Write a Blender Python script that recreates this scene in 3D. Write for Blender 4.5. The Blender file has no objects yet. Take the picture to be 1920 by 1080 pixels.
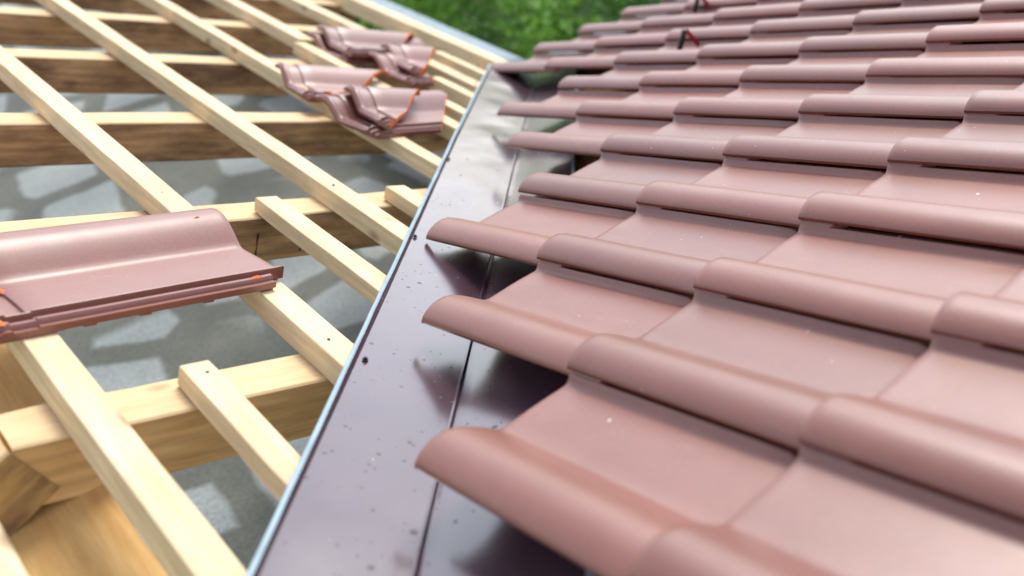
import bpy, bmesh, math, random
from mathutils import Vector, Matrix, noise
random.seed(7)
S = bpy.context.scene
COL = S.collection

# ---------------------------------------------------------------- camera
cam_d = bpy.data.cameras.new('camera'); cam = bpy.data.objects.new('camera', cam_d); COL.objects.link(cam)
S.camera = cam
RIGHT = Vector((0.75335018, -0.6557791, -0.04916584))
DOWN = Vector((-0.4279616, -0.43212278, -0.79380021))
FWD = Vector((0.4993119, 0.61905062, -0.60618805))
CAM = Vector((-0.60224317, -0.32968096, 0.68214648))
M = Matrix.Identity(4)
for i in range(3):
    M[i][0] = RIGHT[i]; M[i][1] = -DOWN[i]; M[i][2] = -FWD[i]; M[i][3] = CAM[i]
cam.matrix_world = M
cam_d.sensor_width = 36; cam_d.lens = 1812.677 / 1920 * 36
cam_d.clip_start = 0.02; cam_d.clip_end = 2000
cam_d.dof.use_dof = True; cam_d.dof.focus_distance = 1.62; cam_d.dof.aperture_fstop = 2.1
cam_d.dof.aperture_blades = 7

# ---------------------------------------------------------------- light
SUN_EL, SUN_AZ = 47.0, 36.0           # soft sun behind thin cloud, ahead of the camera
w = bpy.data.worlds.new('World'); S.world = w; w.use_nodes = True
nt = w.node_tree; nt.nodes.clear()
sky = nt.nodes.new('ShaderNodeTexSky'); sky.sky_type = 'NISHITA'; sky.sun_disc = False
sky.sun_elevation = math.radians(SUN_EL); sky.sun_rotation = math.radians(90 - SUN_AZ)
sky.air_density = 1.0; sky.dust_density = 1.2; sky.ozone_density = 1.5; sky.altitude = 300
hs = nt.nodes.new('ShaderNodeHueSaturation'); hs.inputs['Saturation'].default_value = 0.42
bg = nt.nodes.new('ShaderNodeBackground'); bg.inputs['Strength'].default_value = 0.15
wo = nt.nodes.new('ShaderNodeOutputWorld')
tint = nt.nodes.new('ShaderNodeMix'); tint.data_type = 'RGBA'; tint.blend_type = 'MULTIPLY'
tint.inputs[0].default_value = 1.0; tint.inputs[7].default_value = (0.99, 0.985, 1.005, 1)      # cool thin cloud
nt.links.new(sky.outputs[0], hs.inputs['Color']); nt.links.new(hs.outputs[0], tint.inputs[6]); nt.links.new(tint.outputs[2], bg.inputs['Color'])
nt.links.new(bg.outputs[0], wo.inputs['Surface'])
sd = bpy.data.lights.new('sun', 'SUN'); sd.energy = 1.45; sd.angle = math.radians(22); sd.color = (1, .95, .87)
sun = bpy.data.objects.new('sun', sd); COL.objects.link(sun)
az, el = math.radians(SUN_AZ), math.radians(SUN_EL)
sun.rotation_euler = Vector((math.cos(az)*math.cos(el), math.sin(az)*math.cos(el), math.sin(el))).to_track_quat('Z', 'Y').to_euler()
S.view_settings.view_transform = 'Standard'; S.view_settings.look = 'None'
S.view_settings.gamma = 1; S.view_settings.exposure = 1.12
S.render.resolution_x = 1024; S.render.resolution_y = 576

# ---------------------------------------------------------------- roof frames
PR = math.atan(0.36118); PL = math.atan(0.36941)
TR, TL = 0.36118, 0.36941
HL = -0.27572          # height of the left roof's batten plane at x = 0
ER = 0.08              # valley metal lies this far (vertically) below the right tiles' tips
W = 0.23412; G = 0.34  # tile width and course
# right roof: runs along +x, falls along +y.  left roof: runs along +y, falls along +x
def lz(x, n=0.0): return HL - TL*x + n/math.cos(PL)
def LP(x, y, n=0.0):
    return Vector((x + n*math.sin(PL), y, HL - TL*x + n*math.cos(PL)))

# ---------------------------------------------------------------- material helpers
def mat(name):
    m = bpy.data.materials.new(name); m.use_nodes = True
    nt = m.node_tree; b = nt.nodes['Principled BSDF']
    return m, nt, b
def nd(nt, t, **kw):
    n = nt.nodes.new(t)
    for k, v in kw.items():
        if k.startswith('i_'): n.inputs[k[2:].replace('_', ' ')].default_value = v
        else: setattr(n, k, v)
    return n
def ramp(nt, fac, stops, interp='LINEAR'):
    r = nt.nodes.new('ShaderNodeValToRGB'); r.color_ramp.interpolation = interp
    e = r.color_ramp.elements
    while len(e) > len(stops): e.remove(e[-1])
    while len(e) < len(stops): e.new(0.5)
    for el_, (p, c) in zip(e, stops):
        el_.position = p; el_.color = (*c, 1) if len(c) == 3 else c
    nt.links.new(fac, r.inputs[0]); return r.outputs[0]
def mix(nt, fac, a, b, mode='MIX'):
    m = nt.nodes.new('ShaderNodeMix'); m.data_type = 'RGBA'; m.blend_type = mode
    for s, v in ((m.inputs[0], fac), (m.inputs[6], a), (m.inputs[7], b)):
        if isinstance(v, bpy.types.NodeSocket): nt.links.new(v, s)
        else: s.default_value = v if not isinstance(v, tuple) else ((*v, 1) if len(v) == 3 else v)
    return m.outputs[2]
def mth(nt, op, a, b=0.0, clamp=False):
    m = nt.nodes.new('ShaderNodeMath'); m.operation = op; m.use_clamp = clamp
    for s, v in ((m.inputs[0], a), (m.inputs[1], b)):
        if isinstance(v, bpy.types.NodeSocket): nt.links.new(v, s)
        else: s.default_value = v
    return m.outputs[0]
def coords(nt, scale=(1, 1, 1), rnd=True, kind='Object'):
    tc = nt.nodes.new('ShaderNodeTexCoord'); mp = nt.nodes.new('ShaderNodeMapping')
    mp.inputs['Scale'].default_value = scale
    nt.links.new(tc.outputs[kind], mp.inputs[0])
    if not rnd: return mp.outputs[0]
    oi = nt.nodes.new('ShaderNodeObjectInfo')
    mu = mth(nt, 'MULTIPLY', oi.outputs['Random'], 37.0)
    ad = nt.nodes.new('ShaderNodeVectorMath'); ad.operation = 'ADD'
    nt.links.new(mp.outputs[0], ad.inputs[0]); nt.links.new(mu, ad.inputs[1]); return ad.outputs[0]
def noise_tex(nt, vec, scale, detail=4, rough=0.55):
    n = nt.nodes.new('ShaderNodeTexNoise'); n.inputs['Scale'].default_value = scale
    n.inputs['Detail'].default_value = detail; n.inputs['Roughness'].default_value = rough
    nt.links.new(vec, n.inputs['Vector']); return n.outputs[0]
def speck(nt, vec, scale, r, gate=0.5):
    """small irregular specks: voronoi cells, only some of which carry one"""
    v = nt.nodes.new('ShaderNodeTexVoronoi'); v.inputs['Scale'].default_value = scale
    nt.links.new(vec, v.inputs['Vector'])
    sep = nt.nodes.new('ShaderNodeSeparateColor'); nt.links.new(v.outputs['Color'], sep.inputs[0])
    rr = mth(nt, 'MULTIPLY', sep.outputs[1], r)
    a = mth(nt, 'LESS_THAN', v.outputs['Distance'], rr)
    g = mth(nt, 'GREATER_THAN', sep.outputs[0], gate)
    return mth(nt, 'MULTIPLY', a, g)
def bump(nt, b, h, strength, dist=0.002):
    bn = nt.nodes.new('ShaderNodeBump'); bn.inputs['Strength'].default_value = strength
    bn.inputs['Distance'].default_value = dist
    nt.links.new(h, bn.inputs['Height']); nt.links.new(bn.outputs[0], b.inputs['Normal'])

# ---------------------------------------------------------------- materials
def tile_material():
    m, nt, b = mat('glazed_clay')
    v = coords(nt)
    n1 = noise_tex(nt, v, 9, 5, 0.65); n2 = noise_tex(nt, v, 90, 4)
    c = ramp(nt, n1, [(0.3, (0.172, 0.047, 0.028)), (0.7, (0.205, 0.060, 0.037))])
    n2 = noise_tex(nt, v, 260, 3, 0.7); c = mix(nt, 0.09, c, ramp(nt, n2, [(0.35, (0.09, 0.03, 0.02)), (0.65, (0.45, 0.2, 0.15))]))
    oi = nd(nt, 'ShaderNodeObjectInfo')
    hsv = nd(nt, 'ShaderNodeHueSaturation')
    nt.links.new(mth(nt, 'MULTIPLY_ADD', oi.outputs['Random'], 0.26), hsv.inputs['Value'])
    hsv.inputs['Value'].links[0].from_node.inputs[2].default_value = 0.87
    nt.links.new(c, hsv.inputs['Color'])
    s1 = speck(nt, v, 40, 0.10, 0.965)
    s2 = speck(nt, v, 110, 0.13, 0.965)
    c2 = mix(nt, mth(nt, 'MAXIMUM', s1, s2), hsv.outputs[0], (0.75, 0.6, 0.5))
    # faint dusty scuffs
    vs = coords(nt, (30, 5, 8)); sc = noise_tex(nt, vs, 1.3, 5, 0.7)
    scm = ramp(nt, sc, [(0.60, (0, 0, 0)), (0.78, (1, 1, 1))])
    c3 = mix(nt, mth(nt, 'MULTIPLY', scm, 0.12), c2, (0.55, 0.42, 0.38))
    nt.links.new(c3, b.inputs['Base Color'])
    r = ramp(nt, noise_tex(nt, v, 14, 4), [(0.3, (0.42,)*3), (0.7, (0.50,)*3)])
    nt.links.new(r, b.inputs['Roughness'])
    b.inputs['Specular IOR Level'].default_value = 0.62
    b.inputs['Coat Weight'].default_value = 0.50; b.inputs['Coat Roughness'].default_value = 0.36; b.inputs['Coat IOR'].default_value = 1.6
    bump(nt, b, noise_tex(nt, v, 40, 3), 0.10, 0.001)
    return m
def raw_clay():
    m, nt, b = mat('broken_clay')
    v = coords(nt); n = noise_tex(nt, v, 120, 5)
    nt.links.new(ramp(nt, n, [(0.3, (0.45, 0.10, 0.025)), (0.7, (0.85, 0.22, 0.05))]), b.inputs['Base Color'])
    b.inputs['Roughness'].default_value = 0.9; bump(nt, b, n, 0.6, 0.003); return m
def wood(name, light, dark, stain_or_shade, stain_or_shade_amt, knots=0.5, grain=0.5):
    m, nt, b = mat(name)
    v = coords(nt, (4.0, 34, 34)); g = noise_tex(nt, v, 1.6, 6, 0.6)
    v2 = coords(nt, (1, 1, 1))
    dist = noise_tex(nt, coords(nt, (3, 9, 9)), 1.0, 3)
    wv = nd(nt, 'ShaderNodeTexWave', wave_type='BANDS', bands_direction='Z')
    wv.inputs['Scale'].default_value = 14; wv.inputs['Distortion'].default_value = 7.0
    wv.inputs['Detail'].default_value = 3; wv.inputs['Detail Scale'].default_value = 1.2
    nt.links.new(coords(nt, (0.22, 1, 1)), wv.inputs['Vector'])
    c = ramp(nt, g, [(0.25, dark), (0.62, light)])
    c = mix(nt, mth(nt, 'MULTIPLY', wv.outputs['Fac'], grain*0.5), c, tuple(0.62*x for x in dark))
    # stains and weathering with shapes of their own; on the ridge rafter, painted shade
    st = noise_tex(nt, coords(nt, (3.0, 9, 9)), 1.5, 5, 0.62)
    sm = ramp(nt, st, [(0.40, (0, 0, 0)), (0.62, (1, 1, 1))])
    c = mix(nt, mth(nt, 'MULTIPLY', sm, stain_or_shade_amt), c, stain_or_shade)
    # knots
    vo = nd(nt, 'ShaderNodeTexVoronoi'); vo.inputs['Scale'].default_value = 1
    nt.links.new(coords(nt, (7, 15, 15)), vo.inputs['Vector'])
    se = nd(nt, 'ShaderNodeSeparateColor'); nt.links.new(vo.outputs['Color'], se.inputs[0])
    kd = ramp(nt, vo.outputs['Distance'], [(0.06, (1, 1, 1)), (0.20, (0, 0, 0))])
    kk = mth(nt, 'MULTIPLY', kd, mth(nt, 'GREATER_THAN', se.outputs[0], 1 - 0.45*knots))
    c = mix(nt, mth(nt, 'MULTIPLY', kk, 0.8), c, (0.13, 0.055, 0.025))
    fn = noise_tex(nt, coords(nt, (8, 120, 120)), 1.5, 3)
    c = mix(nt, 0.18, c, ramp(nt, fn, [(0.3, tuple(0.6*x for x in dark)), (0.7, tuple(min(1, 1.15*x) for x in light))]))
    nt.links.new(c, b.inputs['Base Color'])
    b.inputs['Roughness'].default_value = 0.72; b.inputs['Specular IOR Level'].default_value = 0.25
    bump(nt, b, mth(nt, 'ADD', g, fn), 0.35, 0.0012)
    return m
def valley_metal():
    m, nt, b = mat('brown_coated_steel')
    v = coords(nt, rnd=False)
    c = ramp(nt, noise_tex(nt, v, 5, 4), [(0.3, (0.052, 0.026, 0.038)), (0.7, (0.070, 0.036, 0.050))])
    d1 = speck(nt, v, 42, 0.22, 0.35); d2 = speck(nt, v, 95, 0.28, 0.55)
    # splashes gather in irregular patches
    gate = ramp(nt, noise_tex(nt, v, 9, 2), [(0.42, (0, 0, 0)), (0.50, (1, 1, 1))])
    dm = mth(nt, 'MULTIPLY', mth(nt, 'MAXIMUM', d1, d2), gate)
    c = mix(nt, mth(nt, 'MULTIPLY', dm, 0.7), c, (0.04, 0.022, 0.03))
    w1 = speck(nt, v, 120, 0.12, 0.97)
    c = mix(nt, w1, c, (0.7, 0.66, 0.62))
    nt.links.new(c, b.inputs['Base Color'])
    rr = ramp(nt, noise_tex(nt, v, 11, 5), [(0.3, (0.17,)*3), (0.75, (0.25,)*3)])
    rr = mix(nt, mth(nt, 'MULTIPLY', mth(nt, 'MAXIMUM', dm, w1), 0.6), rr, (0.6, 0.6, 0.6))
    nt.links.new(rr, b.inputs['Roughness'])
    b.inputs['Specular IOR Level'].default_value = 1.0
    inv = mth(nt, 'SUBTRACT', 1.0, mth(nt, 'MULTIPLY', dm, 0.55)); nt.links.new(inv, b.inputs['Specular IOR Level'])
    nt.links.new(mth(nt, 'MULTIPLY', inv, 0.40), b.inputs['Coat Weight'])
    b.inputs['Metallic'].default_value = 0.0
    b.inputs['Coat Weight'].default_value = 0.45; b.inputs['Coat Roughness'].default_value = 0.17
    b.inputs['Coat IOR'].default_value = 1.65
    bump(nt, b, noise_tex(nt, v, 7, 2), 0.25, 0.002)
    return m
def plain(name, col, rough=0.5, metal=0.0, var=0.15, sc=20):
    m, nt, b = mat(name); v = coords(nt)
    n = noise_tex(nt, v, sc, 4)
    nt.links.new(ramp(nt, n, [(0.3, tuple(x*(1-var) for x in col)), (0.7, tuple(x*(1+var) for x in col))]), b.inputs['Base Color'])
    b.inputs['Roughness'].default_value = rough; b.inputs['Metallic'].default_value = metal
    bump(nt, b, n, 0.1, 0.001); return m
def concrete():
    m, nt, b = mat('concrete'); v = coords(nt, rnd=False)
    n = noise_tex(nt, v, 6, 6, 0.65); f = noise_tex(nt, v, 70, 4, 0.7)
    band_col = ramp(nt, n, [(0.30, (0.105, 0.115, 0.092)), (0.7, (0.16, 0.17, 0.138))])
    patch_col = ramp(nt, n, [(0.30, (0.29, 0.33, 0.315)), (0.7, (0.38, 0.42, 0.405))])
    # darker bands between paler patches
    wob = nd(nt, 'ShaderNodeTexNoise'); wob.inputs['Scale'].default_value = 5; nt.links.new(v, wob.inputs['Vector'])
    off = nd(nt, 'ShaderNodeVectorMath', operation='MULTIPLY_ADD')
    nt.links.new(wob.outputs['Color'], off.inputs[0]); off.inputs[1].default_value = (.05, .05, 0)
    nt.links.new(v, off.inputs[2])
    rot = nd(nt, 'ShaderNodeMapping'); rot.inputs['Rotation'].default_value = (0, 0, math.radians(12)); rot.inputs['Scale'].default_value = (2.9, 3.3, 1)
    nt.links.new(off.outputs[0], rot.inputs[0])
    br = nd(nt, 'ShaderNodeTexVoronoi', feature='DISTANCE_TO_EDGE'); br.inputs['Scale'].default_value = 1.0; br.inputs['Randomness'].default_value = 0.45
    nt.links.new(rot.outputs[0], br.inputs['Vector'])
    mk = ramp(nt, br.outputs['Distance'], [(0.13, (0, 0, 0)), (0.19, (1, 1, 1))])
    big = ramp(nt, noise_tex(nt, v, 1.1, 2), [(0.25, (0, 0, 0)), (0.36, (1, 1, 1))])
    c = mix(nt, mth(nt, 'MULTIPLY', mk, big), band_col, patch_col)
    c = mix(nt, 0.45, c, mix(nt, 1.0, c, ramp(nt, f, [(0.35, (0.45, 0.45, 0.45)), (0.62, (1.25, 1.25, 1.25))]), 'MULTIPLY'))
    nt.links.new(c, b.inputs['Base Color']); b.inputs['Roughness'].default_value = 0.6
    bump(nt, b, f, 0.5, 0.004); return m
def leaf_mat(name, c1, c2):
    m, nt, b = mat(name); v = coords(nt, rnd=True)
    n = noise_tex(nt, v, 3.2, 3); n2 = noise_tex(nt, v, 25, 2)
    c = ramp(nt, n, [(0.42, tuple(x*.6 for x in c1)), (0.60, tuple(x*1.25 for x in c2))])
    c = mix(nt, 0.35, c, ramp(nt, n2, [(0.3, tuple(x*.5 for x in c1)), (0.7, tuple(x*1.6 for x in c2))]))
    nt.links.new(c, b.inputs['Base Color']); b.inputs['Roughness'].default_value = 0.45
    b.inputs['Transmission Weight'].default_value = 0.0
    tr = nd(nt, 'ShaderNodeBsdfTranslucent'); nt.links.new(c, tr.inputs['Color'])
    ms = nd(nt, 'ShaderNodeMixShader'); ms.inputs[0].default_value = 0.35
    out = nt.nodes['Material Output']
    nt.links.new(b.outputs[0], ms.inputs[1]); nt.links.new(tr.outputs[0], ms.inputs[2]); nt.links.new(ms.outputs[0], out.inputs[0])
    return m

M_TILE = tile_material(); M_RAW = raw_clay(); M_VALLEY = valley_metal()
M_BATTEN = wood('spruce_batten', (0.88, 0.71, 0.45), (0.72, 0.53, 0.29), (0.46, 0.36, 0.23), 0.45, 1.0, 0.6)
M_RAFT_N = wood('new_pine', (0.80, 0.51, 0.23), (0.60, 0.34, 0.12), (0.30, 0.15, 0.05), 0.45, 0.6, 0.9)
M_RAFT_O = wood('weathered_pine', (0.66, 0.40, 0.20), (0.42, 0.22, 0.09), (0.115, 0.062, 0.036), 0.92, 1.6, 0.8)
M_RAFT_TOP = wood('skylit_top', (0.80, 0.59, 0.34), (0.66, 0.45, 0.23), (0.42, 0.30, 0.18), 0.3, 0.3, 0.4)  # paler than the sides: overcast skylight painted into the upper faces
M_PURLIN = wood('golden_pine', (0.68, 0.44, 0.18), (0.56, 0.31, 0.10), (0.42, 0.22, 0.06), 0.5, 0.3, 0.5)
M_SHADED = wood('shaded_pine', (0.66, 0.42, 0.16), (0.48, 0.27, 0.09), (0.085, 0.035, 0.035), 0.9, 0.6, 0.5)  # dark blotches paint in the shadow between this rafter and the purlin
M_HEM = plain('galvanised_edge', (0.24, 0.33, 0.38), 0.5, 0.2)
M_EAVE = plain('grey_blue_sheet', (0.19, 0.26, 0.29), 0.6, 0.1)
M_SCREW = plain('dark_screw', (0.035, 0.025, 0.035), 0.35, 0.6)
M_CONC = concrete()
M_UNDER = plain('dark_membrane', (0.028, 0.022, 0.026), 0.8)
M_WALL = plain('grey_render', (0.32, 0.32, 0.30), 0.85)
M_RED = plain('red_painted_metal', (0.30, 0.02, 0.02), 0.4)
M_BLK = plain('black_painted_metal', (0.012, 0.016, 0.022), 0.4)
M_BARK = plain('bark', (0.10, 0.075, 0.05), 0.9)
M_LEAF = [leaf_mat('mid_green_leaves', (0.04, 0.14, 0.012), (0.12, 0.28, 0.03)),
          leaf_mat('dark_green_leaves', (0.012, 0.05, 0.010), (0.05, 0.16, 0.02)),
          leaf_mat('bright_green_leaves', (0.08, 0.24, 0.02), (0.24, 0.46, 0.06))]
m, nt_, b_ = mat('meadow'); v_ = coords(nt_, rnd=False)
nt_.links.new(ramp(nt_, noise_tex(nt_, v_, 1.5, 6), [(0.35, (0.03, 0.08, 0.012)), (0.65, (0.07, 0.16, 0.03))]), b_.inputs['Base Color'])
b_.inputs['Roughness'].default_value = 0.9; M_GRASS = m

# ---------------------------------------------------------------- object helpers
def tag(o, label=None, cat=None, group=None, kind=None):
    if label: o['label'] = label
    if cat: o['category'] = cat
    if group: o['group'] = group
    if kind: o['kind'] = kind
    return o
def link(name, me, parent=None):
    o = bpy.data.objects.new(name, me); COL.objects.link(o)
    if parent: o.parent = parent
    return o
def empty(name, mw): 
    o = bpy.data.objects.new(name, None); COL.objects.link(o); o.matrix_world = mw; o.empty_display_size = .1
    return o
def frame(origin, ax, ay, azv):
    m = Matrix.Identity(4)
    for i in range(3):
        m[i][0] = ax[i]; m[i][1] = ay[i]; m[i][2] = azv[i]; m[i][3] = origin[i]
    return m
def finish(bm, name, mats, ang=35):
    bmesh.ops.recalc_face_normals(bm, faces=bm.faces)
    me = bpy.data.meshes.new(name); bm.to_mesh(me); bm.free()
    for m_ in mats: me.materials.append(m_)
    for p in me.polygons: p.use_smooth = True
    me.set_sharp_from_angle(angle=math.radians(ang))
    return me
def add_box(bm, x0, x1, y0, y1, z0, z1, mi=0):
    vs = [bm.verts.new((x, y, z)) for x in (x0, x1) for y in (y0, y1) for z in (z0, z1)]
    for f in ((0, 1, 3, 2), (4, 6, 7, 5), (0, 4, 5, 1), (2, 3, 7, 6), (0, 2, 6, 4), (1, 5, 7, 3)):
        fc = bm.faces.new([vs[i] for i in f]); fc.material_index = mi
def add_cyl(bm, c, r, h, seg=12, r2=None, axis=Vector((0, 0, 1)), mi=0, rot0=0):
    r2 = r if r2 is None else r2
    q = axis.to_track_quat('Z', 'Y')
    a = [bm.verts.new(Vector(c) + q @ Vector((r*math.cos(t), r*math.sin(t), 0))) for t in [rot0+2*math.pi*i/seg for i in range(seg)]]
    b2 = [bm.verts.new(Vector(c) + q @ Vector((r2*math.cos(t), r2*math.sin(t), h))) for t in [rot0+2*math.pi*i/seg for i in range(seg)]]
    for i in range(seg):
        f = bm.faces.new((a[i], a[(i+1) % seg], b2[(i+1) % seg], b2[i])); f.material_index = mi
    bm.faces.new(a[::-1]).material_index = mi; bm.faces.new(b2).material_index = mi

def timber(name, origin, ax, ay, azv, L, wd, ht, mats, seed=0, rough=0.0012, bow=0.0015, bev=0.0018):
    """a sawn length of timber: local x along it, local z up, top at z = 0; edges eased, sawn a bit uneven"""
    bm = bmesh.new(); n = max(4, int(L/0.05)); rings = []
    cs = []
    for (sx, sz) in ((0, 0), (1, 0), (1, -1), (0, -1)):
        for k in (0, 1):
            pass
    b = bev
    prof = [(b, 0), (wd-b, 0), (wd, -b), (wd, -ht+b), (wd-b, -ht), (b, -ht), (0, -ht+b), (0, -b)]
    for i in range(n+1):
        x = L*i/n; r = []
        e = b if i in (0, n) else 0
        dy = bow*math.sin(x*2.1+seed) ; dz = bow*0.7*math.sin(x*1.7+seed*2.3)
        for j, (y, z) in enumerate(prof):
            nn = noise.noise_vector(Vector((x*9+seed*5.1, y*40, z*40)))
            q = 1.0
            yy = y + dy + nn.y*rough; zz = z + dz + nn.z*rough*0.8
            if e:
                yy += (b if y < wd/2 else -b)*0.6; zz += (-b if z > -ht/2 else b)*0.6
            r.append(bm.verts.new((x, yy, zz)))
        rings.append(r)
    for a, c in zip(rings, rings[1:]):
        for j in range(8):
            f = bm.faces.new((a[j], a[(j+1) % 8], c[(j+1) % 8], c[j]))
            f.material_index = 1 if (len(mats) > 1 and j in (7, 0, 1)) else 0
    bm.faces.new(rings[0]); bm.faces.new(rings[-1][::-1])
    me = finish(bm, name, mats, 30)
    o = link(name, me); o.matrix_world = frame(origin, ax, ay, azv)
    return o

# ================================================================ SETTING
bm = bmesh.new(); add_box(bm, -400, 400, -400, 400, -0.5, 0)
o = link('ground', finish(bm, 'ground', [M_GRASS])); o.location = (0, 0, -3.9); tag(o, kind='structure')
bm = bmesh.new(); add_box(bm, -2.5, 1.30, -4.0, 9.0, -0.2, 0); add_box(bm, 1.30, 6.0, -4.0, 1.9, -0.2, 0)
o = link('floor', finish(bm, 'floor', [M_CONC])); o.location = (0, 0, -1.35); tag(o, kind='structure')
# knee walls below the eaves
bm = bmesh.new(); add_box(bm, 0, 0.2, 0, 7.1, -2.75, 0)
o = link('house_wall', finish(bm, 'house_wall', [M_WALL])); o.location = (1.302, 1.90, -1.13)
tag(o, 'grey rendered house wall under the battened left roof, seen between the rafters', 'wall')

# ================================================================ LEFT ROOF: rafters and battens
Lx = Vector((math.cos(PL), 0, -math.sin(PL)))     # down the slope
Ln = Vector((math.sin(PL), 0, math.cos(PL)))
Y = Vector((0, 1, 0)); X = Vector((1, 0, 0)); Z = Vector((0, 0, 1))
BH = 0.040   # batten height
RH = 0.098   # rafter height
def lrafter(y, x0, x1, mats, seed, label, wd=0.078):
    L = (x1-x0)/math.cos(PL)
    o = timber('rafter', LP(x0, y, -BH-0.001), Lx, Y, Ln, L, wd, RH, mats, seed, 0.0022, 0.003, 0.003)
    return tag(o, label, 'rafter', 'rafters of the open left roof')
RY = [0.655, 1.228, 1.785, 2.325, 2.80, 3.33, 3.87, 4.41, 4.95, 5.5]
MARKS = []
rl = ['bright new pine rafter with striped grain, nearest the camera, butting over the ridge purlin',
      'brown rafter with short black marks, running just behind the single whole loose tile',
      'weathered brown rafter with dark knots, passing under the front pair of cut tiles',
      'weathered rafter with stained side and pale top, fourth from the camera',
      'dark stained rafter with uneven pale top, fifth from the camera',
      'brown rafter at the top edge of the photo, sixth from the camera',
      'far brown rafter, seventh from the camera', 'far brown rafter, eighth from the camera',
      'far brown rafter, ninth from the camera', 'farthest brown rafter, tenth from the camera']
for i, y in enumerate(RY):
    xend = min(1.58, 0.978*y - 0.63)
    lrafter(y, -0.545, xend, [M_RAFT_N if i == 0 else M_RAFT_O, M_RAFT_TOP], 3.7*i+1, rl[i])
# carpenter's marks on the second rafter
r2 = [o_ for o_ in COL.objects if o_.get('label', '').startswith('brown rafter with short black marks')][0]
for (xa, za, xb, zb) in ((0.019, -0.3646, 0.0027, -0.4081), (0.1074, -0.4206, 0.0971, -0.445)):
    bm = bmesh.new(); a_ = Vector((xa, 1.2255, za)); b2_ = Vector((xb, 1.2250, zb)); wv_ = Vector((0.0016, 0, 0))
    ps = []
    for t in range(7):
        c_ = a_.lerp(b2_, t/6) + Vector((0.0006*math.sin(t*2.1), 0, 0)); ww = wv_*(0.6+0.5*math.sin(1+t))
        ps.append([bm.verts.new(c_-ww), bm.verts.new(c_+ww), bm.verts.new(c_+ww+Vector((0, .004, 0))), bm.verts.new(c_-ww+Vector((0, .004, 0)))])
    for p_, q_ in zip(ps, ps[1:]):
        for j_ in range(4): bm.faces.new((p_[j_], p_[(j_+1) % 4], q_[(j_+1) % 4], q_[j_]))
    bm.faces.new(ps[0]); bm.faces.new(ps[-1][::-1])
    mk = link('pencil_mark', finish(bm, 'pencil_mark', [M_SCREW]), r2)
    mk.matrix_basis = r2.matrix_world.inverted()
# rafter of the slope on the other side of the ridge, meeting the nearest rafter
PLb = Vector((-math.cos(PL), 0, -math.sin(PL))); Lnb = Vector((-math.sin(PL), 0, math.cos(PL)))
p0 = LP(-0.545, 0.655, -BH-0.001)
o = timber('rafter', p0 + Vector((-0.006, 0.078, 0)), PLb, -Y, Lnb, 2.0, 0.078, RH, [M_SHADED, M_RAFT_TOP], 91, .002, .002, .003)
tag(o, 'golden rafter with painted shade, falling away left of the ridge, lower left corner', 'rafter', 'rafters of the open left roof')
# ridge purlin: under the rafters, its upper face in view at lower left
o = timber('ridge_purlin', Vector((-0.70, -1.0, -0.232)), Y, -X, Z, 8.0, -0.212, 0.20, [M_PURLIN], 5, .003, .004, .004)
tag(o, 'thick golden pine purlin under the rafter ends in the lower left corner', 'beam')

def batten(x, y0, y1, seed, label, wd=0.05, mats=None, n=0.0, ht=BH, name='roof_batten', group='battens nailed across the left roof'):
    o = timber(name, LP(x + wd*math.cos(PL), y0, n), Y, -Lx, Ln, y1-y0, wd, ht, mats or [M_BATTEN], seed, 0.0013, 0.003, 0.0013)
    nails(o, x, wd, y0, y1, n)
    return tag(o, label, 'batten', group)
NAIL = bmesh.new(); add_cyl(NAIL, (0, 0, -0.002), 0.0024, 0.0028, 10, mi=0); NAIL = finish(NAIL, 'nail', [M_SCREW], 30)
def nails(o, x, wd, y0, y1, n):
    rn = random.Random(int(x*1000))
    for yr in RY[:5]:
        yc = yr + 0.039 + rn.uniform(-.012, .012)
        if y0 + 0.004 < yc < y1 - 0.004:
            nl = link('nail', NAIL, o)
            mi_ = o.matrix_world.inverted()
            nl.matrix_basis = mi_ @ frame(LP(x + wd*0.5 + rn.uniform(-.008, .008), yc, n + 0.0012), Lx, Y, Ln)
def vend(x): return (x + 0.700)/0.978          # where a batten meets the valley metal
B = 'pale spruce batten '
bats = [(-0.483, 0.0, 6.2, 'pale batten under the left part of the whole loose tile, reaching the bottom edge', 0.046),
 (-0.147, None, 6.2, 'pale batten under the front end of the whole loose tile, ending at the valley', 0.051),
 (0.199, None, 6.2, 'longest fully bare batten, running from the upper left to the valley', 0.050),
 (0.547, None, 6.2, B+'with full length passing under the front pair of cut tiles', 0.048),
 (1.175, None, 6.2, 'long pale batten behind the rear pile of cut tiles, next to the eave board', 0.062)]
for i, (x, y0, y1, lab, wd) in enumerate(bats):
    batten(x, vend(x) if y0 is None else y0, y1, 2.3*i+.4, lab, wd)
batten(0.838, 2.50, 6.2, 33, B+'ending in a joint beside the rear pile of cut tiles', 0.060)
batten(0.790, vend(0.79), 2.46, 35, B+'from the joint under the rear pile of cut tiles to the valley', 0.052)
batten(-0.337, vend(-.337), 0.715, 41, B+'cut short on the nearest rafter, lowest of the short ones', 0.044, n=-0.009, ht=0.031)
batten(0.046, vend(.046), 1.255, 43, 'short pale batten starting on the second rafter, below the longest bare batten', 0.050, n=-0.009, ht=0.031)
batten(0.350, vend(.35), 1.262, 45, 'stubby spruce batten end on the second rafter close against the valley metal', 0.052, n=-0.009, ht=0.031)
batten(0.905, vend(.905), 1.87, 47, 'short spruce batten beside the valley right of the front cut tiles', 0.046)
batten(1.065, vend(1.065), 2.10, 49, 'short spruce batten beside the valley right of the rear cut tiles', 0.048)
batten(1.335, vend(1.335), 2.45, 51, 'short spruce batten beside the valley, nearest the eave board', 0.046)
batten(-0.655, -0.2, 1.2, 53, B+'at the ridge in the extreme lower left corner', 0.050, n=0.0)
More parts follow.
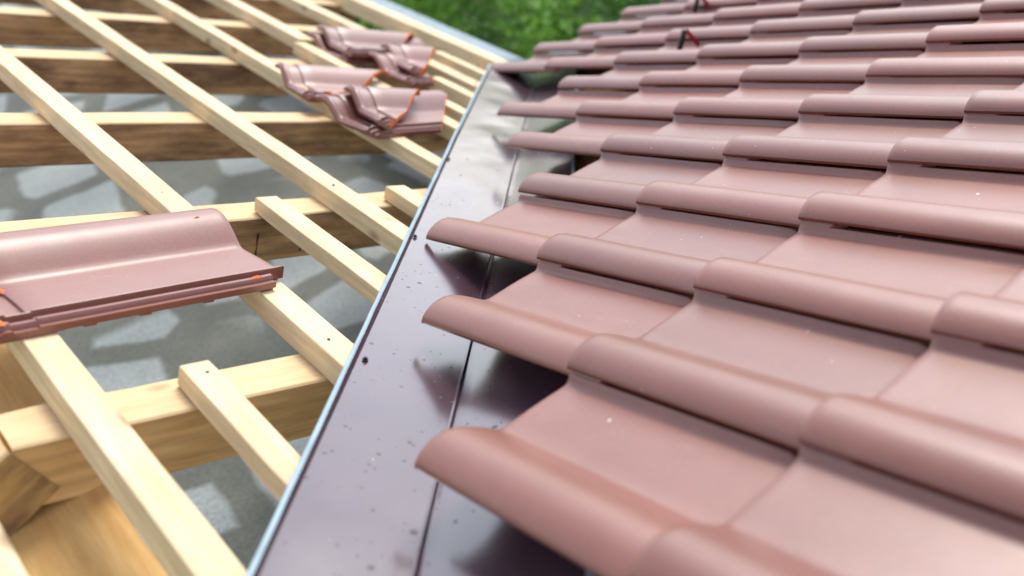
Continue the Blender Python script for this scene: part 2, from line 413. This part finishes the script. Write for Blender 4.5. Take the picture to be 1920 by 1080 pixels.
o = batten(1.50, vend(1.50)+0.02, 6.2, 61, 'tall pale eave board along the grey metal eave sheet', 0.085, n=0.003, ht=0.062, name='eave_board', group=None)
o['category'] = 'board'

# eave sheet of the left roof
def sheet(name, pts_a, pts_b, th, mats):
    bm = bmesh.new(); rows = []
    for a, b in zip(pts_a, pts_b):
        d = (b-a)
        up = Vector((0, 0, th))
        rows.append([bm.verts.new(a), bm.verts.new(b), bm.verts.new(b-up), bm.verts.new(a-up)])
    for r, s in zip(rows, rows[1:]):
        for j in range(4): bm.faces.new((r[j], r[(j+1) % 4], s[(j+1) % 4], s[j]))
    bm.faces.new(rows[0][::-1]); bm.faces.new(rows[-1])
    return link(name, finish(bm, name, mats))
EL = empty('eave_flashing', Matrix.Translation((1.6, 2.5, -0.9)))
tag(EL, 'grey blue metal eave sheet beyond the eave board of the left roof', 'flashing')
def eave_sheet(parent, fn, a0, a1, nseg=30):
    # fn(s, t): point at s along, t across
    prof = [(0, 0), (0.10, 0), (0.20, 0.001), (0.21, 0.006), (0.225, 0.006), (0.23, -0.001), (0.232, -0.05)]
    bm = bmesh.new(); rows = []
    for i in range(nseg+1):
        s_ = a0 + (a1-a0)*i/nseg
        rows.append([bm.verts.new(fn(s_, t, h + 0.0015*noise.noise(Vector((s_*4, t*9, 0))))) for t, h in prof])
    for r, s_ in zip(rows, rows[1:]):
        for j in range(len(prof)-1): bm.faces.new((r[j], r[j+1], s_[j+1], s_[j]))
    me = finish(bm, 'sheet', [M_EAVE]); o = link('sheet', me, parent)
    sm = o.modifiers.new('s', 'SOLIDIFY'); sm.thickness = 0.0012
    o.matrix_parent_inverse = parent.matrix_world.inverted()
    return o
eave_sheet(EL, lambda s_, t, h: LP(1.586, s_, -0.014) + Lx*(t*0.75) + Ln*h, 2.36, 6.5)
ERo = empty('eave_flashing', Matrix.Translation((2.5, 2.3, -1.0)))
tag(ERo, 'grey blue metal eave sheet showing beside the lowest row of laid tiles', 'flashing')
ys0 = Vector((0, math.cos(PR), -math.sin(PR))); Rn = Vector((0, math.sin(PR), math.cos(PR)))
eave_sheet(ERo, lambda s_, t, h: Vector((s_, 2.20, -TR*2.20-0.075)) + ys0*(t*0.9) + Rn*h, 1.62, 5.6)

# ================================================================ VALLEY METAL
def crease(y): return Vector(((HL + ER + TR*y)/TL, y, -TR*y - ER))
def wingL(y, q, n=0.0):
    q = q*(1 + 0.07*max(0.0, min(1.2, y-0.2)))     # the strip widens slightly down the valley
    c = crease(y); x = c.x - q*0.7071; yy = y + q*0.7071
    return Vector((x, yy, HL - TL*x)) + Ln*n
def wingR(y, q, n=0.0):
    q = q*(1.25 - 0.25*max(0.0, min(1.0, y)))
    c = crease(y); x = c.x + q*0.7071; yy = y - q*0.7071
    return Vector((x, yy, -TR*yy - ER)) + Rn*n
VAL = empty('valley_flashing', Matrix.Translation(crease(0.5)))
tag(VAL, 'dark brown glossy metal valley trough with raised folded edge between the two roofs', 'flashing')
QL, QR = 0.149, 0.150
def vrow(y):
    far = max(0.0, min(1.0, (y-0.85)/0.5))
    pts = []
    for i in range(13):                     # right wing, outer to crease
        q = 0.006 + (QR-0.006)*(1-i/12)
        nn = 0.0022*noise.noise(Vector((q*14, y*5, 4)))
        pts.append(wingR(y, q, 0.004 + nn))
    pts.append(wingR(y, 0.0045, 0.0045)); pts.append(wingR(y, 0.0016, 0.0125))   # standing rib along the crease
    pts.append(wingL(y, 0.0016, 0.0125)); pts.append(wingL(y, 0.0045, 0.0045))
    for i in range(1, 22):
        q = 0.006 + (QL-0.004-0.006)*i/21
        edge = math.sin(math.pi*q/QL)
        nn = 0.0012*noise.noise(Vector((q*12, y*4, 9)))
        dent = far*edge*(0.0026*noise.noise(Vector((q*7, y*11, 1.3))) + 0.0007*noise.noise(Vector((q*15, y*26, 2.3))))
        pts.append(wingL(y, q, 0.0035 + nn + dent + 0.004*edge*0.5))
    return pts
ys = [-0.35 + i*0.0125 for i in range(int(2.51/0.0125))]
bm = bmesh.new(); rows = [[bm.verts.new(p) for p in vrow(y)] for y in ys]
for r, s_ in zip(rows, rows[1:]):
    for j in range(len(r)-1): bm.faces.new((r[j], r[j+1], s_[j+1], s_[j]))
o = link('trough', finish(bm, 'trough', [M_VALLEY], 25), VAL); o.matrix_parent_inverse = VAL.matrix_world.inverted()
def hem(side):
    bm = bmesh.new(); rows = []
    for k, y in enumerate(ys[::2]):
        wv = 0.0010*noise.noise(Vector((y*7, 3.1, 0))) + 0.0006*noise.noise(Vector((y*30, 1.1, 0)))
        if side == 'L':
            P = [(QL-.0042, .0036), (QL+.0002+wv, .0112), (QL+.002+wv, .0122), (QL+.0058+wv, .0122), (QL+.0072+wv, .0105), (QL+.0078+wv, .001), (QL+.006+wv, .001), (QL+.0055+wv, .009), (QL+.0022, .009), (QL+.0012, .001)]
            rows.append([bm.verts.new(wingL(y, q, n)) for q, n in P])
        else:
            P = [(QR-.0002, .0042), (QR+.001, .012), (QR+.003, .0135), (QR+.008, .0135), (QR+.010, .012), (QR+.011, .001), (QR+.009, .001), (QR+.008, .010), (QR+.003, .010), (QR+.002, .001)]
            rows.append([bm.verts.new(wingR(y, q, n)) for q, n in P])
    for r, s_ in zip(rows, rows[1:]):
        for j in range(len(r)):
            f = bm.faces.new((r[j], r[(j+1) % len(r)], s_[(j+1) % len(r)], s_[j]))
            f.material_index = 1 if j == 0 else 0
    bm.faces.new(rows[0]); bm.faces.new(rows[-1][::-1])
    o = link('folded_edge', finish(bm, 'folded_edge', [M_HEM, M_VALLEY], 30), VAL)
    o.matrix_parent_inverse = VAL.matrix_world.inverted()
    if side == 'L': o['label'] = 'pale blue grey folded metal edge'
hem('L'); hem('R')
# screws with washers
def screw_mesh():
    bm = bmesh.new()
    add_cyl(bm, (0, 0, 0), 0.0048, 0.0010, 20, 0.0044, mi=0)
    add_cyl(bm, (0, 0, 0.001), 0.0030, 0.0028, 6, 0.0027, mi=0)
    return finish(bm, 'screw', [M_SCREW], 30)
SM = screw_mesh()
for (x, y) in ((0.222, 0.980), (-0.115, 0.621), (0.590, 1.366), (0.925, 1.720), (1.185, 2.012), (1.375, 2.24)):
    o = link('screw', SM, VAL); o.matrix_parent_inverse = VAL.matrix_world.inverted()
    o.matrix_world = frame(LP(x, y, 0.0058), Lx, Y, Ln)
# boards under the valley
def vboard(name, q0, q1, fn, n0, th, label, m_):
    bm = bmesh.new(); rows = []
    for y in [(-0.3 + 0.1*i) for i in range(26)]:
        rows.append([bm.verts.new(fn(y, q, n)) for q, n in ((q0, n0), (q1, n0), (q1, n0-th), (q0, n0-th))])
    for r, s_ in zip(rows, rows[1:]):
        for j in range(4): bm.faces.new((r[j], r[(j+1) % 4], s_[(j+1) % 4], s_[j]))
    bm.faces.new(rows[0]); bm.faces.new(rows[-1][::-1])
    tag(link(name, finish(bm, name, [m_])), label, 'board')
vboard('valley_board', 0.005, 0.30, wingR, -0.004, 0.022, 'board carrying the valley metal, showing orange under the laid tiles', M_PURLIN)

# dark underlay and battens of the right roof, under the tiles
bm = bmesh.new(); rows = []
for i in range(27):
    y = -0.3 + 0.1*i
    c0 = wingR(y, QR+0.05, 0); x0 = c0.x; yy = c0.y
    rows.append([bm.verts.new(Vector((xx, yy, -TR*yy - 0.112))) for xx in [x0 + (4.6-x0)*k_/24 for k_ in range(25)]])
for a, b_2 in zip(rows, rows[1:]):
    for k_ in range(24): bm.faces.new((a[k_], a[k_+1], b_2[k_+1], b_2[k_]))
o = link('roof_underlay', finish(bm, 'roof_underlay', [M_UNDER]))
sm = o.modifiers.new('s', 'SOLIDIFY'); sm.thickness = 0.002
tag(o, 'dark underlay sheet in the gaps beneath the laid brown tiles', 'underlay')
for i in range(3, 6):
    yb = (i*G - 0.345)*math.cos(PR)
    cy = crease(yb); xb = cy.x + (QR + 0.055)*1.414
    ob = timber('roof_batten', Vector((xb, yb, -TR*yb)) + Rn*(-0.058), X, ys0, Rn, 4.4-xb, 0.05, 0.035, [M_PURLIN], 70+i, 0.001, 0.002, 0.002)
    tag(ob, 'orange batten end under the laid tiles beside the valley, ' + {3: 'nearest of three', 4: 'middle of three', 5: 'farthest of three'}[i], 'batten', 'battens under the laid tiles')

# ================================================================ ROOF TILES
PROF = [(-0.0003, -0.0018), (0.0005, 0.0005), (0.004, 0.0045), (0.010, 0.0090), (0.018, 0.0130), (0.027, 0.0160), (0.037, 0.0175), (0.048, 0.0173),
        (0.058, 0.0150), (0.068, 0.0108), (0.078, 0.0050), (0.087, -0.0010), (0.096, -0.0075), (0.105, -0.0145), (0.112, -0.0195),
        (0.118, -0.0222), (0.124, -0.0230), (0.140, -0.0226), (0.165, -0.0215), (0.190, -0.0210), (0.212, -0.0211), (0.2225, -0.0208),
        (0.2268, -0.0196), (0.2300, -0.0160), (0.2325, -0.0122), (0.2345, -0.0108), (0.2362, -0.0112), (0.2374, -0.0140), (0.2384, -0.0200),
        (0.2440, -0.0220), (0.2462, -0.0165), (0.2490, -0.0155), (0.2530, -0.0158), (0.2550, -0.0180), (0.2570, -0.0235), (0.2610, -0.0240), (0.266, -0.0225)]
TT = 0.0098
def clean_profile():
    n = len(PROF); top = [Vector((u, h)) for u, h in PROF]; bot = []
    for i, p in enumerate(top):
        u = p.x
        if u < 0.118:
            a = top[max(0, i-1)]; b = top[min(n-1, i+1)]; t = (b-a).normalized(); nn = Vector((-t.y, t.x))
            q = p - nn*(0.0070 + 0.0028*min(1, u/0.04))
            if i == 0: q = Vector((0.0026, -0.0076))
            elif i == 1: q = Vector((0.0054, -0.0066))
            elif i == 2: q = Vector((0.0092, -0.0030))
            elif i == 3: q = Vector((0.0150, 0.0012))
            bot.append(q)
        elif u < 0.212: bot.append(Vector((u, p.y - TT)))
        else: bot.append(Vector((u, -0.0325)))
    for i in range(1, n):                       # keep the underside monotone
        if bot[i].x <= bot[i-1].x: bot[i].x = bot[i-1].x + 0.0003
    return top, bot
TOP, BOT = clean_profile()
# rows along the tile: (d from the front edge, height added, roll scale, front rounding)
ROWS = [(0.0, -0.0032), (-0.0008, -0.0012), (-0.003, 0.0), (-0.012, 0.0)] + [(-0.012-0.0348*i, 0.0) for i in range(1, 11)] + \
       [(-0.363, 0.0), (-0.3655, -0.0010), (-0.3670, -0.0050), (-0.399, -0.0055), (-0.4005, -0.0005), (-0.404, 0.0012), (-0.411, 0.0012), (-0.4135, -0.0010), (-0.4185, -0.0050), (-0.42, -0.0065)]
ROWS = [(d if d > -0.361 else d - 0.032, h) for d, h in ROWS]
def tile_bm(warp=0.0, seed=0, ribs=False):
    bm = bmesh.new(); rows = []
    for (d, dh) in ROWS:
        drop = d*0.0125/0.34
        r = []
        for i, p in enumerate(TOP):
            k = dh
            if p.x > 0.212: k = dh*0.5 if d < -0.36 else (dh if d > -0.01 else 0)
            wz = warp*noise.noise(Vector((p.x*8, d*6, seed)))
            if not ribs and p.x > 0.215 and d < -0.34: k = min(k, -0.0260 - p.y)
            dv = d - (0.034*max(0, 1 + d/0.06) if p.x > 0.2372 else 0)
            u = p.x + 0.0010*noise.noise(Vector((d*5, seed, 1)))
            r.append(bm.verts.new((u, dv, p.y + k + drop + wz)))
        for i in range(len(BOT)-1, -1, -1):
            p = BOT[i]
            dv = d - (0.034*max(0, 1 + d/0.06) if TOP[i].x > 0.2372 else 0)
            r.append(bm.verts.new((p.x, dv, p.y + drop - (0.0035 if d < -0.38 else 0))))
        rows.append(r)
    for a, c in zip(rows, rows[1:]):
        m_ = len(a)
        for j in range(m_): bm.faces.new((a[j], c[j], c[(j+1) % m_], a[(j+1) % m_]))
    n = len(TOP)
    for r in (rows[0], rows[-1]):
        for i in range(n-1):
            bm.faces.new((r[i], r[i+1], r[2*n-2-i], r[2*n-1-i]))
    if not ribs:                                 # laid tiles: head corner on the roll side left off, as under the next row
        nv = Vector((-0.95, -0.75, 0)).normalized()
        geom = bm.verts[:] + bm.edges[:] + bm.faces[:]
        bmesh.ops.bisect_plane(bm, geom=geom, plane_co=Vector((0.0, -0.392, 0)), plane_no=nv, clear_outer=True)
        bmesh.ops.triangle_fill(bm, use_beauty=True, use_dissolve=False, edges=[e for e in bm.edges if e.is_boundary])
    # hanging nibs and underside ribs
    for (u0, u1, d0, d1, dep) in ((0.13, 0.16, -0.437, -0.417, 0.012), (0.19, 0.22, -0.437, -0.417, 0.012)):
        add_box(bm, u0, u1, d0, d1, -0.036-dep-0.010, -0.040)
    for d in ((-0.045, -0.15, -0.25, -0.33) if ribs else ()):
        add_box(bm, 0.232, 0.262, d-0.009, d+0.009, -0.0372+d*0.0368, -0.031+d*0.0368)
    return bm
TILE_MESHES = [finish(tile_bm(0.0010, s_), 'clay_tile', [M_TILE, M_RAW], 38) for s_ in (1.3, 5.7, 9.1, 14.2)]
ORD = ['', 'first', 'second', 'third', 'fourth', 'fifth', 'sixth', 'seventh', 'eighth', 'ninth', 'tenth', 'eleventh', 'twelfth', 'thirteenth', 'fourteenth', 'fifteenth', 'sixteenth', 'seventeenth']
kmin = {0: -1, 1: -1, 2: 0, 3: 1, 4: 3, 5: 4, 6: 6, 7: 6}
kmin.update({-1: -2, -2: -3, -3: -4})
kmax = {-3: 9, -2: 10, -1: 10, 0: 11, 1: 11, 2: 12, 3: 12, 4: 13, 5: 13, 6: 14, 7: 14}
for c in range(-3, 8):
    for k in range(kmin[c], kmax[c]+1):
        j = random.uniform
        h = j(-.0012, .0012)
        org = Vector((k*W, 0, 0)) + ys0*(c*G) + Rn*h
        o = link('clay_tile', TILE_MESHES[(k*7 + c*3) % 4])
        mw = frame(org, X, ys0, Rn) @ Matrix.Rotation(j(-.005, .005), 4, 'Z') @ Matrix.Rotation(j(-.006, .006), 4, 'Y')
        o.matrix_world = mw
        row = 8 - c; pos = k - kmin[c] + 1
        rowtxt = 'lowest row at the eave' if row == 1 else ORD[row] + ' row up from the eave'
        if pos == 1: lab = 'brown clay tile at the valley end of the ' + rowtxt
        else: lab = 'brown clay tile, ' + ORD[pos] + ' from the valley in the ' + rowtxt
        tag(o, lab, 'roof tile', 'brown tiles laid on the right roof')

# tiles lying loose on the left battens; some cut at an angle along the valley
LMAT = frame(Vector((0, 0, 0)), -Y, Lx, Ln)
def loose(near_head, rot, n, Ln_cut=None, slope=1.0, label='', seed=0, head_notch=True, tilt=0.0, roll=-3.0):
    """near_head: (x, y) on the batten plane of the head corner on the near (channel) side"""
    bm = tile_bm(0.0006, seed, True)
    def cut(pt, nv, outer=True):
        geom = bm.verts[:] + bm.edges[:] + bm.faces[:]
        bmesh.ops.bisect_plane(bm, geom=geom, plane_co=pt, plane_no=nv, clear_outer=outer)
        if outer:
            be = [e for e in bm.edges if e.is_boundary]
            bmesh.ops.triangle_fill(bm, use_beauty=True, use_dissolve=False, edges=be)
    if head_notch:                       # the head corner on the roll side is left off
        cut(Vector((0.018, -0.452, 0)), Vector((-1, -0.35, 0)).normalized())
    if Ln_cut is not None:
        nv = Vector((slope, 1, 0)).normalized()
        pt = Vector((0.266, -0.452+Ln_cut, 0))
        for off in (0.0016, 0.0034, 0.006): cut(pt - nv*off, nv, False)
        cut(pt, nv)
        bmesh.ops.subdivide_edges(bm, edges=[e for e in bm.edges if (pt - (e.verts[0].co+e.verts[1].co)/2).dot(nv) < 0.0062 and e.calc_length() > 0.007], cuts=2)
        for f in bm.faces:              # bare clay on the cut, glaze chipped along it
            cc = f.calc_center_median(); dd = (pt-cc).dot(nv)
            if dd < 0.0012 or dd < 0.0026 + 0.0045*noise.noise(cc*60 + Vector((seed, 0, 0))): f.material_index = 1
    me = finish(bm, 'cut_tile' if Ln_cut is not None else 'loose_tile', [M_TILE, M_RAW], 38)
    o = link('cut_tile' if Ln_cut is not None else 'loose_tile', me)
    anchor = Vector((0.266, -0.452, -0.048))
    P = LP(near_head[0], near_head[1], n)
    R_ = Matrix.Rotation(math.radians(rot), 4, 'Z')
    T_ = Matrix.Rotation(math.radians(-2.1+tilt), 4, 'X')
    T_ = T_ @ Matrix.Rotation(math.radians(roll), 4, 'Y')
    o.matrix_world = Matrix.Translation(P) @ LMAT @ R_ @ T_ @ Matrix.Translation(-anchor)
    return tag(o, label, 'roof tile')
T_A = loose((-0.513, 0.824), 5.0, 0.006, None, head_notch=False, label='whole brown roof tile lying loose on two battens at the left edge of the photo', seed=2.2)
# bare clay chips on the whole tile
def chip(parent, pts, name='chipped_spot'):
    for (u, d, h, ru, rd) in pts:
        bm = bmesh.new()
        for ang in [0]:
            c0 = bm.verts.new((u, d, h+0.0022)); ring = []
            for i in range(14):
                t = 2*math.pi*i/14; rr = 0.8+0.35*noise.noise(Vector((math.cos(t)*1.5, math.sin(t)*1.5, u*50)))
                ring.append(bm.verts.new((u+ru*rr*math.cos(t), d+rd*rr*math.sin(t), h-0.0015)))
            for i in range(14): bm.faces.new((c0, ring[i], ring[(i+1) % 14]))
            bm.faces.new(ring[::-1])
        o = link(name, finish(bm, name, [M_RAW], 60), parent); o['label'] = 'orange chipped spot of bare clay'
chip(T_A, [(0.2500, -0.060, -0.0168, 0.0050, 0.016), (0.2490, -0.443, -0.030, 0.012, 0.008), (0.140, -0.396, -0.0370, 0.012, 0.006), (0.058, -0.052, 0.0132, 0.0022, 0.010)])
loose((0.504, 1.538), 7, 0.001, 0.230, 1.1, 'long brown cut tile lowest in the front pair of cut tiles, close to the valley', 3.1)
loose((0.520, 1.530), -7, 0.030, 0.010, 0.90, 'short cut tile with orange broken edge lying on the long cut tile', 4.4)
loose((0.488, 1.835), -8, 0.001, 0.035, 1.30, 'cut brown tile with orange diagonal edge, directly behind the front pair', 5.2)
loose((0.842, 2.226), 0, 0.001, 0.27, 1.0, 'lower brown tile in the rearmost stack of two', 6.1)
loose((0.850, 2.220), -5, 0.026, 0.12, 1.05, 'upper brown tile in the rearmost stack of two, with a slanting cut end', 7.6)
loose((0.915, 1.975), 2, 0.006, 0.085, 0.6, 'lower cut tile in the small pair at the right of the rear pile', 8.3)
loose((0.955, 2.020), -7, 0.028, 0.012, 0.8, 'small cut tile with bright orange broken edge, topmost at the right of the rear pile', 9.9)

# ================================================================ small brackets on the right roof
def bracket(x, y, label):
    org = Vector((x, y, -TR*y)) + Rn*(-0.017)
    root = empty('snow_bracket', frame(org, X, ys0, Rn) @ Matrix.Rotation(math.radians(-41), 4, 'Z')); tag(root, label, 'bracket', 'small red and black brackets on the laid tiles')
    def strap(dx, m_, nm):
        bm = bmesh.new()
        pts = [(dx*1.15, 0.0), (dx*0.25, 0.046), (dx*0.08, 0.056)]
        a = []
        for (xx, zz) in pts: a.append([bm.verts.new((xx, yy, zz)) for yy in (-0.012, 0.012)])
        for r, s_ in zip(a, a[1:]): bm.faces.new((r[0], r[1], s_[1], s_[0]))
        o = link(nm, finish(bm, nm, [m_]), root); sm = o.modifiers.new('s', 'SOLIDIFY'); sm.thickness = 0.013; sm.offset = 0
    strap(-0.026, M_BLK, 'black_leg'); strap(0.026, M_RED, 'red_leg')
bracket(1.568, 1.446, 'small black and red bent bracket standing on a tile, the nearer of two')
bracket(2.10, 1.83, 'small black and red bent bracket cut off by the top edge of the photo')

# ================================================================ trees
def tree(loc, h, r, mi, nleaf, seed, label, leaf=0.07):
    rd = random.Random(seed)
    root = empty('leafy_tree', Matrix.Translation(loc)); tag(root, label, 'tree', 'trees beyond the eaves')
    bm = bmesh.new()
    def limb(a, b, r0, r1, seg=7):
        d = (b-a); n_ = 4; prev = None; q = d.to_track_quat('Z', 'Y')
        for i in range(n_+1):
            t = i/n_; c = a + d*t + Vector((rd.uniform(-1, 1), rd.uniform(-1, 1), 0))*0.03*(0 if i in (0, n_) else 1)
            rr = r0 + (r1-r0)*t
            ring = [bm.verts.new(c + q @ Vector((rr*math.cos(2*math.pi*k/seg), rr*math.sin(2*math.pi*k/seg), 0))) for k in range(seg)]
            if prev:
                for k in range(seg): bm.faces.new((prev[k], prev[(k+1) % seg], ring[(k+1) % seg], ring[k]))
            prev = ring
    limb(Vector((0, 0, 0)), Vector((0, 0, h*0.6)), 0.07, 0.025)
    tips = []
    for i in range(12):
        a = rd.uniform(0, 6.28); z0 = h*rd.uniform(.15, .45)
        b = Vector((math.cos(a)*r*rd.uniform(.3, .6), math.sin(a)*r*rd.uniform(.3, .6), z0 + h*rd.uniform(.1, .25)))
        limb(Vector((0, 0, z0)), b, 0.018, 0.005, 5); tips.append(b)
    link('trunk', finish(bm, 'trunk', [M_BARK]), root)
    bm = bmesh.new()
    clumps = []
    for i in range(int(46*r)):
        a = rd.uniform(0, 6.28); rr = r*math.sqrt(rd.random()); z = h*rd.uniform(0.12, 1.0)
        rr *= max(0.25, 1-((z/h-0.5)**2)*2.2)
        clumps.append((Vector((math.cos(a)*rr, math.sin(a)*rr, z)), rd.uniform(.16, .40)*r*0.7))
    for i in range(nleaf):
        c, cr = rd.choice(clumps)
        d = Vector((rd.gauss(0, 1), rd.gauss(0, 1), rd.gauss(0, .8))).normalized()*cr*(rd.random()**0.4)
        p = c + d; s_ = leaf*rd.uniform(.6, 1.4)
        q = Vector((rd.gauss(0, 1), rd.gauss(0, 1), rd.gauss(0.6, 1))).to_track_quat('Z', 'Y')
        vs = [bm.verts.new(p + q @ Vector(v)) for v in ((-s_*.5, 0, 0), (0, -s_*.28, s_*.06), (s_*.6, 0, 0), (0, s_*.28, s_*.06))]
        bm.faces.new(vs)
    me = bpy.data.meshes.new('crown'); bm.to_mesh(me); bm.free(); me.materials.append(M_LEAF[mi])
    link('crown', me, root)
GZ = -3.9
tree((4.3, 6.6, GZ), 2.0, 1.5, 2, 9000, 1, 'bright green leafy tree right behind the corner where both eaves meet')
tree((3.3, 8.2, GZ), 1.9, 1.5, 1, 8000, 2, 'dark green tree at the left end of the greenery, above the grey eave sheet')
tree((6.2, 7.0, GZ), 2.0, 1.7, 0, 9000, 3, 'mid green tree left of where the tiles reach the top of the photo')
tree((5.2, 9.4, GZ), 2.1, 1.9, 1, 9000, 4, 'dark green tree behind the bright tree at the eave corner')
tree((8.2, 8.0, GZ), 2.1, 1.9, 1, 9000, 5, 'dark green tree at the right end of the greenery, behind the lowest tiles')
tree((7.0, 11.4, GZ), 2.1, 2.3, 0, 9000, 6, 'mid green tree farthest back in the greenery')
tree((3.6, 11.6, GZ), 2.1, 2.3, 2, 8000, 8, 'paler green tree at the back left of the greenery')
